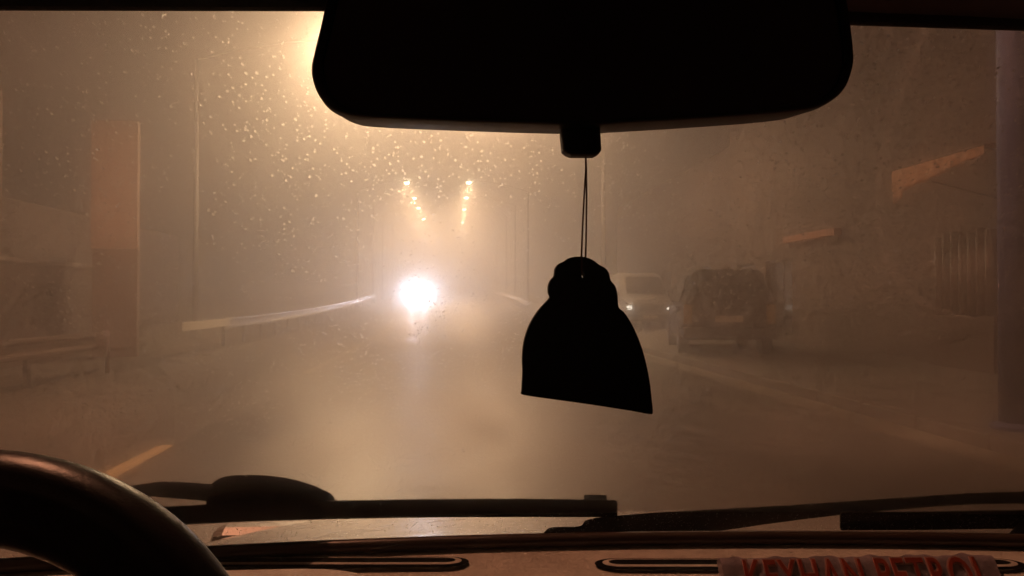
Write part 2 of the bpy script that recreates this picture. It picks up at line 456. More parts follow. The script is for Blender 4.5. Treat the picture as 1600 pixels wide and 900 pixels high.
gr['label'] = 'long guard rail with pale end plate running left of the oncoming headlights'

# ------------------------------------------------------------------ left building
def building(name, x0, x1, y0, y1, h, mat, label, road_side, wins, group=None, cornice=True, zsill=1.0):
    """plain masonry block; openings on the road side are real recesses with frame, pane and sill"""
    t = tag(empty(name, ((x0+x1)/2, (y0+y1)/2, 0)), label, 'building', group)
    cx, cyy = (x0+x1)/2, (y0+y1)/2
    xs = x1 if road_side > 0 else x0          # facade plane
    s = road_side
    mb = MB(); 
    # core set back, facade in piers and bands so that windows are holes
    mb.box(x0-cx if s > 0 else x0-cx+.25, x1-cx-.25 if s > 0 else x1-cx, y0-cyy, y1-cyy, 0, h)
    fx0, fx1 = (xs-cx-.25, xs-cx) if s > 0 else (xs-cx, xs-cx+.25)
    ys = sorted(wins, key=lambda w: w[0])
    cur = y0
    for (a, b, z0, z1) in ys:
        if a > cur: mb.box(fx0, fx1, cur-cyy, a-cyy, 0, h)
        if z0 > 0: mb.box(fx0, fx1, a-cyy, b-cyy, 0, z0)
        mb.box(fx0, fx1, a-cyy, b-cyy, z1, h)
        cur = b
    mb.box(fx0, fx1, cur-cyy, y1-cyy, 0, h)
    mb.build('wall', mat, t)
    if cornice:
        mb = MB(); mb.box(x0-cx-.12, x1-cx+.12, y0-cyy-.12, y1-cyy+.12, h+.002, h+.22); mb.build('roof_slab', mat, t, bevel=.02)
    for (a, b, z0, z1) in ys:
        xi = xs-cx-s*.17
        f = MB(); 
        for (p, q, r_, w_) in ((a, a+.06, z0, z1), (b-.06, b, z0, z1), (a+.06, b-.06, z0, z0+.06), (a+.06, b-.06, z1-.06, z1), ((a+b)/2-.025, (a+b)/2+.025, z0+.06, z1-.06)):
            f.box(xi-.03, xi+.03, p-cyy, q-cyy, r_, w_)
        fo = f.build('window_frame', M['trim'], t)
        g = MB(); g.box(xi-.006, xi+.006, a+.06-cyy, b-.06-cyy, z0+.06, z1-.06); g.build('pane', M['darkglass'], fo)
        if z0 > .3:
            g = MB(); xo = xs-cx; g.box(min(xo-s*.2, xo+s*.06), max(xo-s*.2, xo+s*.06), a-.06-cyy, b+.06-cyy, z0-.07, z0-.002); g.build('sill', M['concrete'], t)
    return t
lb = building('brick_building', -16, -8.9, 5.0, 16.0, 5.4, M['brick'], 'dark brick building at far left behind the pier with the pale panel', 1,
         [(7.6, 9.0, 1.2, 2.7), (11.0, 12.4, 1.2, 2.7), (7.6, 9.0, 4.3, 5.8), (11.0, 12.4, 4.3, 5.8)][:2], cornice=False)
building('plaster_building', -21, -13.0, 20.0, 38.0, 4.2, M['shopwall'], 'low grey building fading into the fog left of the road', 1,
         [(22.5, 24.0, 1.2, 2.6), (26.0, 27.5, 1.2, 2.6), (29.5, 31.0, 1.2, 2.6)], cornice=False)
t = tag(empty('gate_pier', (-6.98, 16.6, 0)), 'brown gate pier with a tall pale plastered panel on its upper half', 'pier')
mb = MB(); mb.box(-.455,.455,-.0,.14,0,4.97); mb.build('shaft', M['pier'], t, bevel=.02)
mb = MB(); mb.box(-.47,.47,-.05,-.002,2.28,4.95); mb.build('panel', M['plaster'], t, bevel=.012)
t = tag(empty('boundary_wall', (-7.9, 11.5, 0)), 'low brown boundary wall along the left verge', 'wall')
mb = MB(); mb.box(-.12,.12,-7,7.2,0,1.9); mb.build('wall', M['shopwall'], t)
mb = MB(); mb.box(-.17,.17,-7.04,7.24,1.902,1.98); mb.build('coping', M['concrete'], t, bevel=.01)

# ------------------------------------------------------------------ right shops
building('corner_shop', 8.3, 14, 5.2, 13.2, 9.5, M['shopwall'], 'dark shop on the right with a ragged awning and a ribbed shutter', -1, [(6.2, 7.6, .9, 2.5)], cornice=False)
shop2 = building('long_shop', 8.9, 15, 13.9, 24.0, 8.0, M['shopwall'], 'dark shop behind the parked vehicles with an orange sign board', -1,
         [(19.5, 21.2, .2, 2.3), (22.0, 23.4, .9, 2.3)], cornice=False)
building('far_shop', 9.6, 16, 25.0, 44.0, 6.5, M['shopwall'], 'grey building lost in fog beyond the parked white van', -1,
         [(28, 29.6, 1.0, 2.5), (33, 34.6, 1.0, 2.5)], cornice=False)
# awning with a sagging valance
t = tag(empty('shop_awning', (7.4, 10.0, 0)), 'sagging brown cloth awning over the corner shop front', 'awning', None)
def aw(u, v):
    y = -.95+2.0*v; x = .9-1.7*u
    return (x, y, 3.62-.46*u-.05*math.sin(u*math.pi)+.02*math.sin(v*9))
mb = MB(); mb.grid(aw, 8, 16); o = mb.build('canopy', M['awning'], t, smooth=True); sm = o.modifiers.new('thick', 'SOLIDIFY'); sm.thickness = .006
def val(u, v):
    y = -.95+2.0*v
    drop = .11 + .26*v + (.12 if v > .86 else 0)
    return (-.80+.025*math.sin(v*34)*u, y, 3.155-drop*u+.006*math.sin(v*50)*u)
mb = MB(); mb.grid(val, 5, 60); o = mb.build('valance', M['awning'], t, smooth=True); sm = o.modifiers.new('thick', 'SOLIDIFY'); sm.thickness = .005
mb = MB(); mb.tube([(-.79,-.98,3.165),(-.79,1.08,3.165)], .016, 8); mb.build('front_bar', M['pole'], t)
for yy in (-.9, 1.0):
    mb = MB(); mb.tube([(-.79,yy,3.15),(.88,yy,2.75)], .014, 8); mb.build('bracket', M['pole'], t)
# ribbed shutter stack
t = tag(empty('roller_shutter', (8.02, 11.55, 0)), 'pale ribbed metal shutter panel standing under the awning', 'shutter')
for k in range(7):
    y = -.70+k*.2
    mb = MB(); mb.tube([(0,y,.98+.02*(k % 2)),(0,y,2.28+.04*math.sin(k*1.7))], .106, 8, squash=.5)
    mb.build('slat', M['shutter'], t, smooth=True)
mb = MB(); mb.box(-.06,.10,-.82,.72,.14,.97); mb.build('plinth', M['shopwall'], t)
# sign board
t = tag(empty('sign_board', (8.72, 18.2, 2.76)), 'narrow dull orange sign board on the dark shop behind the parked vehicles', 'sign')
mb = MB(); mb.box(-.05,.15,-1.35,1.35,-.07,.09); mb.build('board', M['wood'], t, bevel=.01)
for yy in (-1.1, 1.1):
    mb = MB(); mb.box(.0,.17,yy-.03,yy+.03,-.19,-.071); mb.build('bracket', M['pole'], t)
# blue-grey pole
t = tag(empty('steel_post', (4.83, 6.25, .13)), 'thick blue grey steel post at the right edge of view', 'post')
mb = MB(); mb.tube([(0,0,0),(0,0,5.6)], [.13,.12], 20); mb.build('shaft', M['bluepole'], t, smooth=True)
mb = MB(); mb.tube([(0,0,0),(0,0,.03),(0,0,.06)], [.2,.2,.14], 20); mb.build('base_flange', M['bluepole'], t)
mb = MB(); mb.tube([(0,0,5.6),(0,0,5.66),(0,0,5.7)], [.13,.11,.03], 20); mb.build('cap', M['bluepole'], t)

# ------------------------------------------------------------------ vehicles
def vehicle(name, loc, rz, label, cat, paint, st, wheels, windows, fronts, group=None):
    """st: stations along the length (y, half width, sill z, belt z, roof z, roof half width); nose at -y"""
    t = tag(empty(name, loc, rz), label, cat, group)
    mb = MB(); rings = []
    for (y, hw, zs, zb, zr, rw) in st:
        half = [(hw*.90, zs), (hw*.99, zs+.10), (hw, (zs+zb)/2), (hw*.985, zb), (rw+.02, zr-.07), (rw*.86, zr)]
        rings.append([(x, y, z) for (x, z) in half]+[(-x, y, z) for (x, z) in reversed(half)])
    k = 12; vs_ = [p for r_ in rings for p in r_]; fs_ = []
    for i in range(len(rings)-1):
        for j in range(k): fs_.append((i*k+j, i*k+(j+1) % k, (i+1)*k+(j+1) % k, (i+1)*k+j))
    fs_ += [tuple(range(k)), tuple((len(rings)-1)*k+j for j in range(k))]
    mb.add(vs_, fs_); mb.build('body', paint, t, bevel=.03, seg=3)
    for (y, r_) in wheels:
        for s in (-1, 1):
            hw = max(q[1] for q in st)
            mb = MB(); mb.tube([(s*(hw-.2),y,r_),(s*(hw+.005),y,r_)], r_, 24); w = mb.build('wheel', M['tyre'], t, bevel=.02)
            mb = MB(); mb.disc((s*(hw+.006),y,r_), r_*.62, (s,0,0), 20, .012); mb.build('rim', M['rim'], w)
    for quad in windows:
        mb = MB(); a, b, c, d = [Vector(p) for p in quad]; n = (b-a).cross(d-a).normalized()
        mb.prism([a, b, c, d], n*.012); mb.build('window', M['darkglass'], t, bevel=.006)
    for (nm, mat, x0, x1, y0, y1, z0, z1, bv) in fronts:
        mb = MB(); mb.box(x0, x1, y0, y1, z0, z1); mb.build(nm, mat, t, bevel=bv)
    return t

# dark SUV seen from behind: its tail faces the camera (tail at -y)
suv_st = [(-2.15,.80,.42,.98,1.05,.70), (-2.10,.86,.34,1.00,1.45,.66), (-1.95,.89,.30,1.02,1.68,.66), (-.6,.90,.28,1.02,1.74,.68),
          (.4,.90,.28,1.02,1.70,.66), (1.05,.89,.28,1.00,1.06,.70), (1.9,.86,.30,.92,.95,.70), (2.15,.78,.40,.80,.86,.62)]
vehicle('parked_suv', (5.80, 16.6, .13), R(-12), 'dark parked off road car showing its tail on the right pavement', 'car', M['suv'], suv_st,
        [(-1.35,.34), (1.35,.34)],
        [[(-.62,-2.125,1.07),(.62,-2.125,1.07),(.54,-2.015,1.56),(-.54,-2.015,1.56)],
         [(-.905,-.2,1.06),(-.905,-1.7,1.06),(-.735,-1.6,1.58),(-.735,-.2,1.60)],
         [(-.905,.75,1.06),(-.905,-.1,1.06),(-.735,-.1,1.60),(-.735,.32,1.58)]],
        [('tail_lamp', M['tail'], -.865,-.70,-2.20,-2.08,.62,1.00,.012), ('tail_lamp', M['tail'], .70,.865,-2.20,-2.08,.62,1.00,.012),
         ('bumper', M['blackplastic'], -.88,.88,-2.28,-2.02,.34,.56,.03), ('number_plate', M['plate'], -.26,.26,-2.195,-2.10,.66,.78,.004),
         ('roof_rail', M['chrome'], -.60,-.57,-1.7,.3,1.745,1.785,.008), ('roof_rail', M['chrome'], .57,.60,-1.7,.3,1.745,1.785,.008),
         ('door_handle', M['chrome'], -.935,-.905,-.55,-.38,.93,.96,.004)])
# white van facing the camera
van_st = [(-2.2,.78,.40,.86,.92,.70), (-2.1,.85,.32,1.0,1.06,.74), (-1.75,.87,.30,1.12,1.22,.76), (-1.15,.88,.30,1.15,1.95,.70),
          (-.6,.88,.30,1.15,2.06,.72), (1.9,.88,.30,1.15,2.06,.72), (2.15,.86,.34,1.1,1.98,.70)]
vehicle('parked_van', (6.90, 28.6, .13), R(0), 'pale parked van facing the camera with glowing glints on its headlights beside the dark car', 'van', M['van'], van_st,
        [(-1.45,.33), (1.4,.33)],
        [[(-.70,-1.735,1.26),(.70,-1.735,1.26),(.62,-1.205,1.88),(-.62,-1.205,1.88)],
         [(-.89,-.3,1.2),(-.89,-1.2,1.2),(-.755,-.98,1.80),(-.755,-.3,1.85)]],
        [('headlight', M['lampglint'], -.80,-.62,-2.235,-2.12,.72,.86,.02), ('headlight', M['lampglint'], .62,.80,-2.235,-2.12,.72,.80,.02),
         ('grille', M['blackplastic'], -.50,.50,-2.235,-2.12,.70,.86,.01), ('bumper', M['blackplastic'], -.86,.86,-2.30,-2.08,.36,.58,.03),
         ('number_plate', M['plate'], -.26,.26,-2.312,-2.29,.42,.53,.004), ('wing_mirror', M['blackplastic'], -1.08,-.90,-1.50,-1.38,1.18,1.40,.02),
         ('wing_mirror', M['blackplastic'], .90,1.08,-1.50,-1.38,1.18,1.40,.02)])
# oncoming car behind its headlights
on_st = [(-2.1,.76,.38,.70,.76,.66), (-2.0,.83,.26,.80,.86,.70), (-1.0,.86,.24,.90,.98,.70), (-.3,.87,.24,.94,1.40,.60), (.9,.87,.24,.94,1.42,.60),
         (1.5,.86,.26,.94,1.05,.66), (2.05,.80,.34,.88,.95,.62)]
oc = vehicle('oncoming_car', (-2.62, 64.0, rise(64)), 0, 'oncoming car hidden behind its dazzling white headlights', 'car', M['oncar'], on_st,
        [(-1.35,.31), (1.3,.31)],
        [[(-.66,-.985,1.0),(.66,-.985,1.0),(.54,-.32,1.36),(-.54,-.32,1.36)]],
        [('bumper', M['blackplastic'], -.82,.82,-2.19,-1.98,.28,.46,.03), ('grille', M['blackplastic'], -.38,.38,-2.15,-2.02,.52,.66,.01),
         ('number_plate', M['plate'], -.26,.26,-2.205,-2.18,.32,.42,.004)])
for s in (-1, 1):
    mb = MB(); mb.disc((s*.44,-2.13,.62), .12, (0,-1,0), 20, .02); h_ = mb.build('headlight', M['chrome'], oc)
    mb = MB(); mb.disc((s*.44,-2.155,.62), .10, (0,-1,0), 20); o = mb.build('bulb', M['headlight'], h_, recalc=False)

# ------------------------------------------------------------------ own car, seen from inside
own = tag(empty('car'), 'car interior framing the view with black mirror, misted windscreen, wipers and tan dashboard', 'car')
def screen(off):
    n = Vector((0, SL, 1)).normalized()
    def fn(u, v):
        z = ZB-.02 + (ZT-ZB+.04)*v; hw = .70-.10*v
        x = XC + (2*u-1)*hw
        return Vector((x, yg(x, z), z)) + n*off
    return fn
mb = MB(); mb.grid(screen(0), 24, 12); ws = mb.build('windscreen', M['glass'], own, smooth=True, recalc=False)
mb = MB(); mb.grid(screen(-.006), 48, 24); mb.build('condensation', M['mist'], ws, smooth=True, recalc=False)
mb = MB(); s1, s2 = screen(-.008), screen(-.012); fa = lambda u, v: s1(u, .17+.83*v); fb = lambda u, v: s2(u, .17+.83*v); mb.grid(fa, 24, 12); mb.grid(fb, 24, 12, True)
for (p_, q_) in ((lambda u: (u, 0), 1), (lambda u: (u, 1), 1), (lambda u: (0, u), 0), (lambda u: (1, u), 0)):
    mb.grid(lambda u, v: fa(*p_(u))*(1-v)+fb(*p_(u))*v, 24 if q_ else 12, 1)
bm = bmesh.new(); mo = mb.build('mist_layer', M['mistvol'], ws, recalc=False)
bm.from_mesh(mo.data); bmesh.ops.remove_doubles(bm, verts=bm.verts, dist=1e-5); bmesh.ops.recalc_face_normals(bm, faces=bm.faces); bm.to_mesh(mo.data); bm.free()
# rain droplets outside
def droplets():
    mb = MB(); n = Vector((0, SL, 1)).normalized(); f = screen(.001)
    u1 = Vector((1,0,0)); u2 = n.cross(u1).normalized()
    cl = [(random.random(), random.random()) for _ in range(900)]
    for i in range(38000):
        if random.random() < .5:
            c = random.choice(cl); uu = c[0]+random.gauss(0,.018); vv = c[1]+random.gauss(0,.03)
        else: uu, vv = random.random(), random.random()
        if not (0 < uu < 1 and 0.0 < vv < 1): continue
        p = f(uu, vv); r = random.choice((.0003,.00035,.0004,.0005,.0006,.0008)); st_ = random.uniform(1.0, 1.7)
        hgt = r*random.uniform(*DROP_H); ang = random.gauss(0, .5)
        a = u1*math.cos(ang)+u2*math.sin(ang); b = u2*math.cos(ang)-u1*math.sin(ang)
        k = 8; vs_ = [p+n*hgt]
        for (q, hh) in ((.5, .75), (1.0, 0.0)):
            for j in range(k):
                w = 2*math.pi*j/k
                vs_.append(p + a*math.cos(w)*r*q + b*math.sin(w)*r*q*st_ + n*hgt*hh)
        fs_ = [(0, 1+j, 1+(j+1) % k) for j in range(k)] + [(1+j, 1+k+j, 1+k+(j+1) % k, 1+(j+1) % k) for j in range(k)]
        n0 = len(vs_); vs_ += vs_[1+k:1+2*k]; fs_.append(tuple(n0+j for j in reversed(range(k))))
        mb.add(vs_, fs_)
    return mb
o = droplets().build('water_droplets', M['drop'], ws, smooth=True, recalc=False); o['kind'] = 'stuff'
o.data.materials.append(M['dropbase'])
for p_ in o.data.polygons:
    if len(p_.vertices) == 8: p_.material_index = 1
# moulded lip along the front edge of the dashboard, ahead of it the foot of the screen
ZD = .9515
def yd(x): return .93-.13*(x-XC)**2
pts = []
for k in range(41):
    x = XC-.72+1.44*k/40; pts.append(Vector((x, yd(x)+.004, ZD+.004)))
mb = MB(); mb.tube(pts, .0098, 10, squash=.85); seal_mb = mb

# hood
def hood(u, v):
    y = 1.10+1.0*v; x = XC+(2*u-1)*.74
    z = .905-.17*v-.05*v*v-.05*(2*u-1)**2-.02*abs(2*u-1)**6
    return (x, y-.12*(2*u-1)**2, z)
mb = MB(); mb.grid(hood, 24, 16); hd = mb.build('bonnet', M['hood'], own, smooth=True)
sm = hd.modifiers.new('thick', 'SOLIDIFY'); sm.thickness = .02; sm.offset = -1
def cowl(u, v):
    x = XC+(2*u-1)*.74; y0 = yg(x, ZB)+.012; y1 = 1.098-.12*(2*u-1)**2
    return (x, y0+(y1-y0)*v, .905-.01*v-.05*(2*u-1)**2*v-.03*math.sin(v*math.pi))
mb = MB(); mb.grid(cowl, 20, 6); mb.build('cowl', M['hood'], own, smooth=True)
def fend(y):
    t_ = max(0, y-.98); return .82-.17*t_-.05*t_*t_
for s in (-1, 1):
    mb = MB(); mb.grid(lambda u, v: (XC+s*(.745+.05*math.sin(u*1.5)), .55+1.4*v, fend(.55+1.4*v)-.5*u), 6, 8); mb.build('fender', M['hood'], own, smooth=True)
mb = MB(); mb.box(XC-.7, XC+.7, 2.0, 2.12, .30, .66); mb.build('front_bumper', M['hood'], own, bevel=.04)

# wipers: pixel paths laid on the glass
def path(pp, off): return [on_glass(px, py, off) for (px, py) in pp]
def smoothp(pp, n=6):
    out = []
    for i in range(len(pp)-1):
        p0 = pp[max(i-1,0)]; p1 = pp[i]; p2 = pp[i+1]; p3 = pp[min(i+2, len(pp)-1)]
        for k in range(n):
            t_ = k/n
            out.append(tuple(.5*((2*p1[j])+(-p0[j]+p2[j])*t_+(2*p0[j]-5*p1[j]+4*p2[j]-p3[j])*t_**2+(-p0[j]+3*p1[j]-3*p2[j]+p3[j])*t_**3) for j in range(len(p1))))
    out.append(tuple(pp[-1])); return out
def bar(pp, off, depth, name, mat, parent, bevel=.0015):
    """pp: (px, top y, bottom y); a solid bar following the glass"""
    pp = smoothp(pp, 6)
    n = Vector((0, SL, 1)).normalized(); mb = MB(); vs_ = []; fs_ = []
    for (px, ya, yb) in pp:
        vs_ += [on_glass(px, ya, off), on_glass(px, yb, off), on_glass(px, yb-1.5, off+depth), on_glass(px, ya, off+depth)]
    for i in range(len(pp)-1):
        for j in range(4): fs_.append((i*4+j, i*4+(j+1) % 4, i*4+4+(j+1) % 4, i*4+4+j))
    fs_ += [(0,1,2,3), tuple((len(pp)-1)*4+j for j in range(4))]
    mb.add(vs_, fs_); return mb.build(name, mat, parent, bevel=bevel, seg=3)
w1 = bar([(-140,802,832),(60,797,827),(240,792,822),(420,784,814),(640,780,809),(800,779,808),(965,781,808)], .004, .012, 'wiper', M['rubber'], own, .004)
bar([(322,764,797),(340,749,797),(362,743,797),(400,742,797),(445,746,797),(480,755,797),(505,765,797),(521,775,797),(524,788,797)], .017, .012, 'bridge_cover', M['wiperarm'], w1, .004)
bar([(-120,775,792),(60,768,785),(170,763,780),(230,755,776),(262,752,778),(300,754,781),(335,757,784)], .019, .006, 'wiper_arm', M['wiperarm'], w1, .0015)
bar([(912,773,782),(948,773,782)], .014, .006, 'end_clip', M['wiperarm'], w1, .001)
w2 = bar([(1312,800,829),(1450,799,828),(1620,797,826),(1800,800,829)], .004, .012, 'wiper', M['rubber'], own, .004)
bar([(850,832,842),(862,824,842),(905,822,842),(918,812,842),(960,806,844),(1040,800,842),(1130,795,829),(1220,790,816),(1310,784,805),(1400,778,797),(1500,771,789),(1620,768,787),(1760,772,790)], .019, .008, 'wiper_arm', M['wiperarm'], w2, .002)
bar([(1262,786,796),(1278,785,795)], .028, .004, 'end_clip', M['chrome'], w2, .001)

# rain beads clinging to the wipers
def beads(spots, off, parent):
    mb = MB()
    for (px, py, r) in spots:
        c = on_glass(px, py, off)
        mb.grid(lambda u, v: c+Vector((math.cos(u*2*math.pi)*math.sin(v*math.pi), math.sin(u*2*math.pi)*math.sin(v*math.pi), math.cos(v*math.pi)))*r, 8, 5)
    o = mb.build('water_beads', M['bead'], parent, smooth=True); o['kind'] = 'stuff'
beads([(385,744,.0016),(360,758,.0018),(332,761,.0012),(264,754,.0012),(497,758,.0012),(913,777,.0012),(925,775,.0012),(940,774,.0012)], .0135, w1)
beads([(1268,789,.0018),(1274,788,.0014),(1413,779,.0012),(1428,777,.0016),(1436,776,.0013),(1452,775,.0012),(1476,773,.0013),(1486,773,.0013),(1505,771,.0016),(918,813,.0014),(926,812,.0014)], .016, w2)

# dashboard
def dash(u, v):
    x = XC+(2*u-1)*.72
    yb = yd(x)
    y = yb-.26*v
    z = ZD-.003-.010*math.sin(min(1, v*3)*math.pi/2)-.03*max(0, v-.55)**1.5*2
    return (x, y, z)
mb = MB(); mb.grid(dash, 48, 30); da = mb.build('dashboard', M['dash'], own, smooth=True)
seal_mb.build('front_lip', M['seal'], da, smooth=True)
mb = MB(); mb.grid(lambda u, v: (XC+(2*u-1)*.72, yd(XC+(2*u-1)*.72)+.010+.11*v, ZD-.004-.075*v), 24, 3); mb.build('defroster_ledge', M['trim'], da, smooth=True)
def fascia(u, v):
    x = XC+(2*u-1)*.72; p = dash(u, 1.0)
    return (x, p[1]-.05*math.sin(v*1.4), p[2]-.34*v)
mb = MB(); mb.grid(fascia, 24, 8); mb.build('fascia', M['trim'], da, smooth=True)
def dash_pt(px, py):
    Y = .85
    for _ in range(60):
        p = at(px, py, Y); u = ((p.x-XC)/.72+1)/2; yb = yd(p.x)
        v = min(max((yb-Y)/.26, 0), 1); z = dash(u, v)[2]
        Y += (p.z-z)*.8 if True else 0
        Y = min(max(Y, .5), yb)
    p = at(px, py, Y); return Vector((p.x, Y, z))
def stadium(px0, px1, pya, pyb, name, parent):
    """long slot with round ends: outer black ring, tan lip, black slot"""
    c0 = dash_pt(px0, (pya+pyb)/2); c1 = dash_pt(px1, (pya+pyb)/2)
    r = abs(dash_pt((px0+px1)/2, pya).y-dash_pt((px0+px1)/2, pyb).y)/2
    t_ = None
    d = (c1-c0); d.z = 0; d.normalize(); w = Vector((-d.y, d.x, 0))
    def loop(rad, z):
        out = []
        for k in range(13):
            a = -math.pi/2+math.pi*k/12; out.append(c1 + d*math.cos(a)*rad*1.6 + w*math.sin(a)*rad + Vector((0,0,z)))
        for k in range(13):
            a = math.pi/2+math.pi*k/12; out.append(c0 + d*math.cos(a)*rad*1.6 + w*math.sin(a)*rad + Vector((0,0,z)))
        return out
    def ring(r0, r1, z0, z1, nm, mat, par):
        A = loop(r0, z0); B = loop(r1, z1); n_ = len(A); m_ = MB()
        m_.add(A+B, [(i, (i+1) % n_, n_+(i+1) % n_, n_+i) for i in range(n_)]); return m_.build(nm, mat, par)
    v_ = ring(r, r*.70, .0025, .0035, name, M['ventblack'], parent)
    ring(r*.70, r*.46, .0038, .0046, 'vent_lip', M['dash'], v_)
    m_ = MB(); L_ = loop(r*.46, .0040); m_.add(L_, [tuple(range(len(L_)))]); m_.build('vent_slot', M['ventblack'], v_)
    return v_
stadium(310, 695, 869, 893, 'defroster_vent', da)
stadium(970, 1560, 872, 896, 'defroster_vent', da)
# instrument hood
def binn(u, v):
    a = at(655, 895, .62); x1 = a.x; x0 = x1-.42
    w = 2*u-1
    hgt = (1-abs(w)**7)**.5 if abs(w) < 1 else 0
    x = x0+(x1-x0)*u
    y = .70-.20*v
    base = .90
    return (x, y, base + (a.z+.006-base)*hgt*(.80+.20*math.sin(min(1, v*1.6)*math.pi/2)))
mb = MB(); mb.grid(binn, 48, 12); bo = mb.build('instrument_hood', M['dash'], own, smooth=True)
sm = bo.modifiers.new('thick', 'SOLIDIFY'); sm.thickness = .006; sm.offset = -1

# steering wheel
wc = at(-170, 1314, .42)
wf = ROT @ Vector((0,0,1)); wheel_n = Vector((.0, -math.cos(R(20)), math.sin(R(20))))
wu = Vector((1,0,0)); wv = wheel_n.cross(wu).normalized()
sw = empty('steering_wheel'); sw.parent = own
def rim_fn(u, v):
    a = u*2*math.pi; b = v*2*math.pi
    r0 = .0265*(1+.04*math.cos(2*b)) - .0011*math.exp(-((b-1.15)/.10)**2) - .0009*math.exp(-((b-1.75)/.08)**2)
    c = wc + (wu*math.cos(a)+wv*math.sin(a))*.1705
    rad = (wu*math.cos(a)+wv*math.sin(a))
    return c + rad*math.cos(b)*r0 + wheel_n*math.sin(b)*r0*1.0
mb = MB(); mb.grid(rim_fn, 96, 48); mb.build('rim', M['leather'], sw, smooth=True)
mb = MB(); mb.tube([wc-wheel_n*.03, wc+wheel_n*.02, wc+wheel_n*.028], [.07,.065,.045], 28); mb.build('hub', M['blackplastic'], sw, smooth=False, bevel=.006)
for a in (R(-15), R(195), R(270)):
    d = wu*math.cos(a)+wv*math.sin(a)
    mb = MB(); mb.tube([wc+d*.05, wc+d*.12, wc+d*.172], [.026,.020,.015], 12, squash=.5); mb.build('spoke', M['blackplastic'], sw, smooth=True)
mb = MB(); mb.tube([wc-wheel_n*.03, wc-wheel_n*.16], .03, 16); mb.build('column', M['blackplastic'], sw, smooth=True)

# mirror
MD = .335
outline = [(512,-8),(503,35),(492,80),(487,105),(489,125),(497,147),(512,166),(535,178),(570,184),(700,190),(900,196),(1000,192),(1130,184),(1220,177),(1272,170),
           (1300,157),(1320,137),(1331,108),(1332,85),(1327,40),(1318,-8),(1300,-30),(1250,-45),(900,-58),(580,-45),(530,-30)]
outline = smoothp(outline+[outline[0]], 4)[:-1]
rv = empty('rear_view_mirror'); rv.parent = own
P0 = [at(px, py, MD) for (px, py) in outline]
cm = sum(P0, Vector())/len(P0)
def lay(sc, dy): return [cm+(p-cm)*sc+Vector((0,dy,0)) for p in P0]
mb = MB(); n_ = len(P0)
lays = [lay(.955, -.004), lay(.985, -.004), lay(1.0, .0), lay(1.0, .006), lay(.97, .022), lay(.85, .034), lay(.5, .040)]
mb.v = [tuple(p) for l in lays for p in l]
for i in range(len(lays)-1):
    for j in range(n_): mb.f.append((i*n_+j, i*n_+(j+1) % n_, (i+1)*n_+(j+1) % n_, (i+1)*n_+j))
mb.f.append(tuple((len(lays)-1)*n_+j for j in range(n_)))
mb.build('housing', M['mirrorback'], rv, smooth=True)
mb = MB(); mb.add(lay(.957, -.0025), [tuple(range(n_))]); mb.build('mirror_glass', M['mirrorglass'], rv)
lv = [(877,190),(879,215),(881,234),(886,240),(895,242),(930,242),(938,240),(941,233),(940,215),(938,190)]
mb = MB(); mb.prism([at(px, py, MD+.004) for (px, py) in lv], (0,.010,0)); mb.build('dimming_lever', M['mirrorback'], rv, bevel=.002)
top = on_glass(905, 30, -.012)
mb = MB(); mb.tube([cm+Vector((0,.036,0)), cm+Vector((0,.07,.03)), Vector((cm.x, top.y-.005, top.z+.02))], [.012,.010,.014], 14); mb.build('stalk', M['mirrorback'], rv, smooth=True)

# header, headliner, pillars, doors, back
hp = [(-.66, 20, 1), (0,18,1)]
hl = [at(-500, 14, .40), at(0, 18.5, .395), at(500, 19.5, .395), at(900, 28, .395), at(1320, 41, .395), at(1600, 50, .395), at(2200, 70, .40)]
mb = MB()
vs_ = []
for p in hl: vs_ += [p, p+Vector((0,.04,.03)), p+Vector((0,.03,.06)), p+Vector((0,-.012,.014)), p+Vector((0,-.004,.001))]
for i in range(len(hl)-1):
    for j in range(5): mb.f.append((i*5+j, i*5+(j+1) % 5, i*5+5+(j+1) % 5, i*5+5+j))
mb.v = [tuple(p) for p in vs_]; mb.build('screen_header', M['blackplastic'], own, bevel=.002)
def roof(u, v):
    x = XC+(2*u-1)*.62; y = .40-1.6*v
    return (x, y, 1.400+.05*math.sin(min(1, v*2)*math.pi/2)-.05*(2*u-1)**4)
mb = MB(); mb.grid(roof, 20, 12); o = mb.build('headliner', M['headliner'], own, smooth=True)
sm = o.modifiers.new('thick', 'SOLIDIFY'); sm.thickness = .03; sm.offset = 1
mb = MB(); mb.box(XC-.68, XC+.68, -1.2, .40, 1.49, 1.51); mb.build('roof_panel', M['hood'], own, bevel=.01)
for s in (-1, 1):
    p0 = Vector((XC+s*.705, yg(XC+s*.70, ZB), ZB-.02)); p1 = Vector((XC+s*.605, yg(XC+s*.60, ZT), ZT+.02))
    mb = MB(); mb.tube([p0-Vector((0,0,.0)), (p0+p1)/2+Vector((s*.008,0,.01)), p1], .04, 12, squash=.8); mb.build('windscreen_pillar', M['trim'], own, smooth=True)
    mb = MB(); mb.box(XC+s*.72-.03, XC+s*.72+.03, -1.2, .93, .25, .93); mb.build('door_trim', M['trim'], own, bevel=.015)
    mb = MB(); mb.add([(XC+s*.71,-1.2,.93),(XC+s*.71,.90,.93),(XC+s*.62,.40,1.40),(XC+s*.62,-1.2,1.43)], [(0,1,2,3)]); mb.build('side_window', M['glass'], own)
mb = MB(); mb.box(XC-.75, XC+.75, -1.26, -1.2, .2, 1.46); mb.build('rear_panel', M['trim'], own)
mb = MB(); mb.box(XC-.75, XC+.75, -1.2, 1.0, .22, .26); mb.build('floor_pan', M['trim'], own)

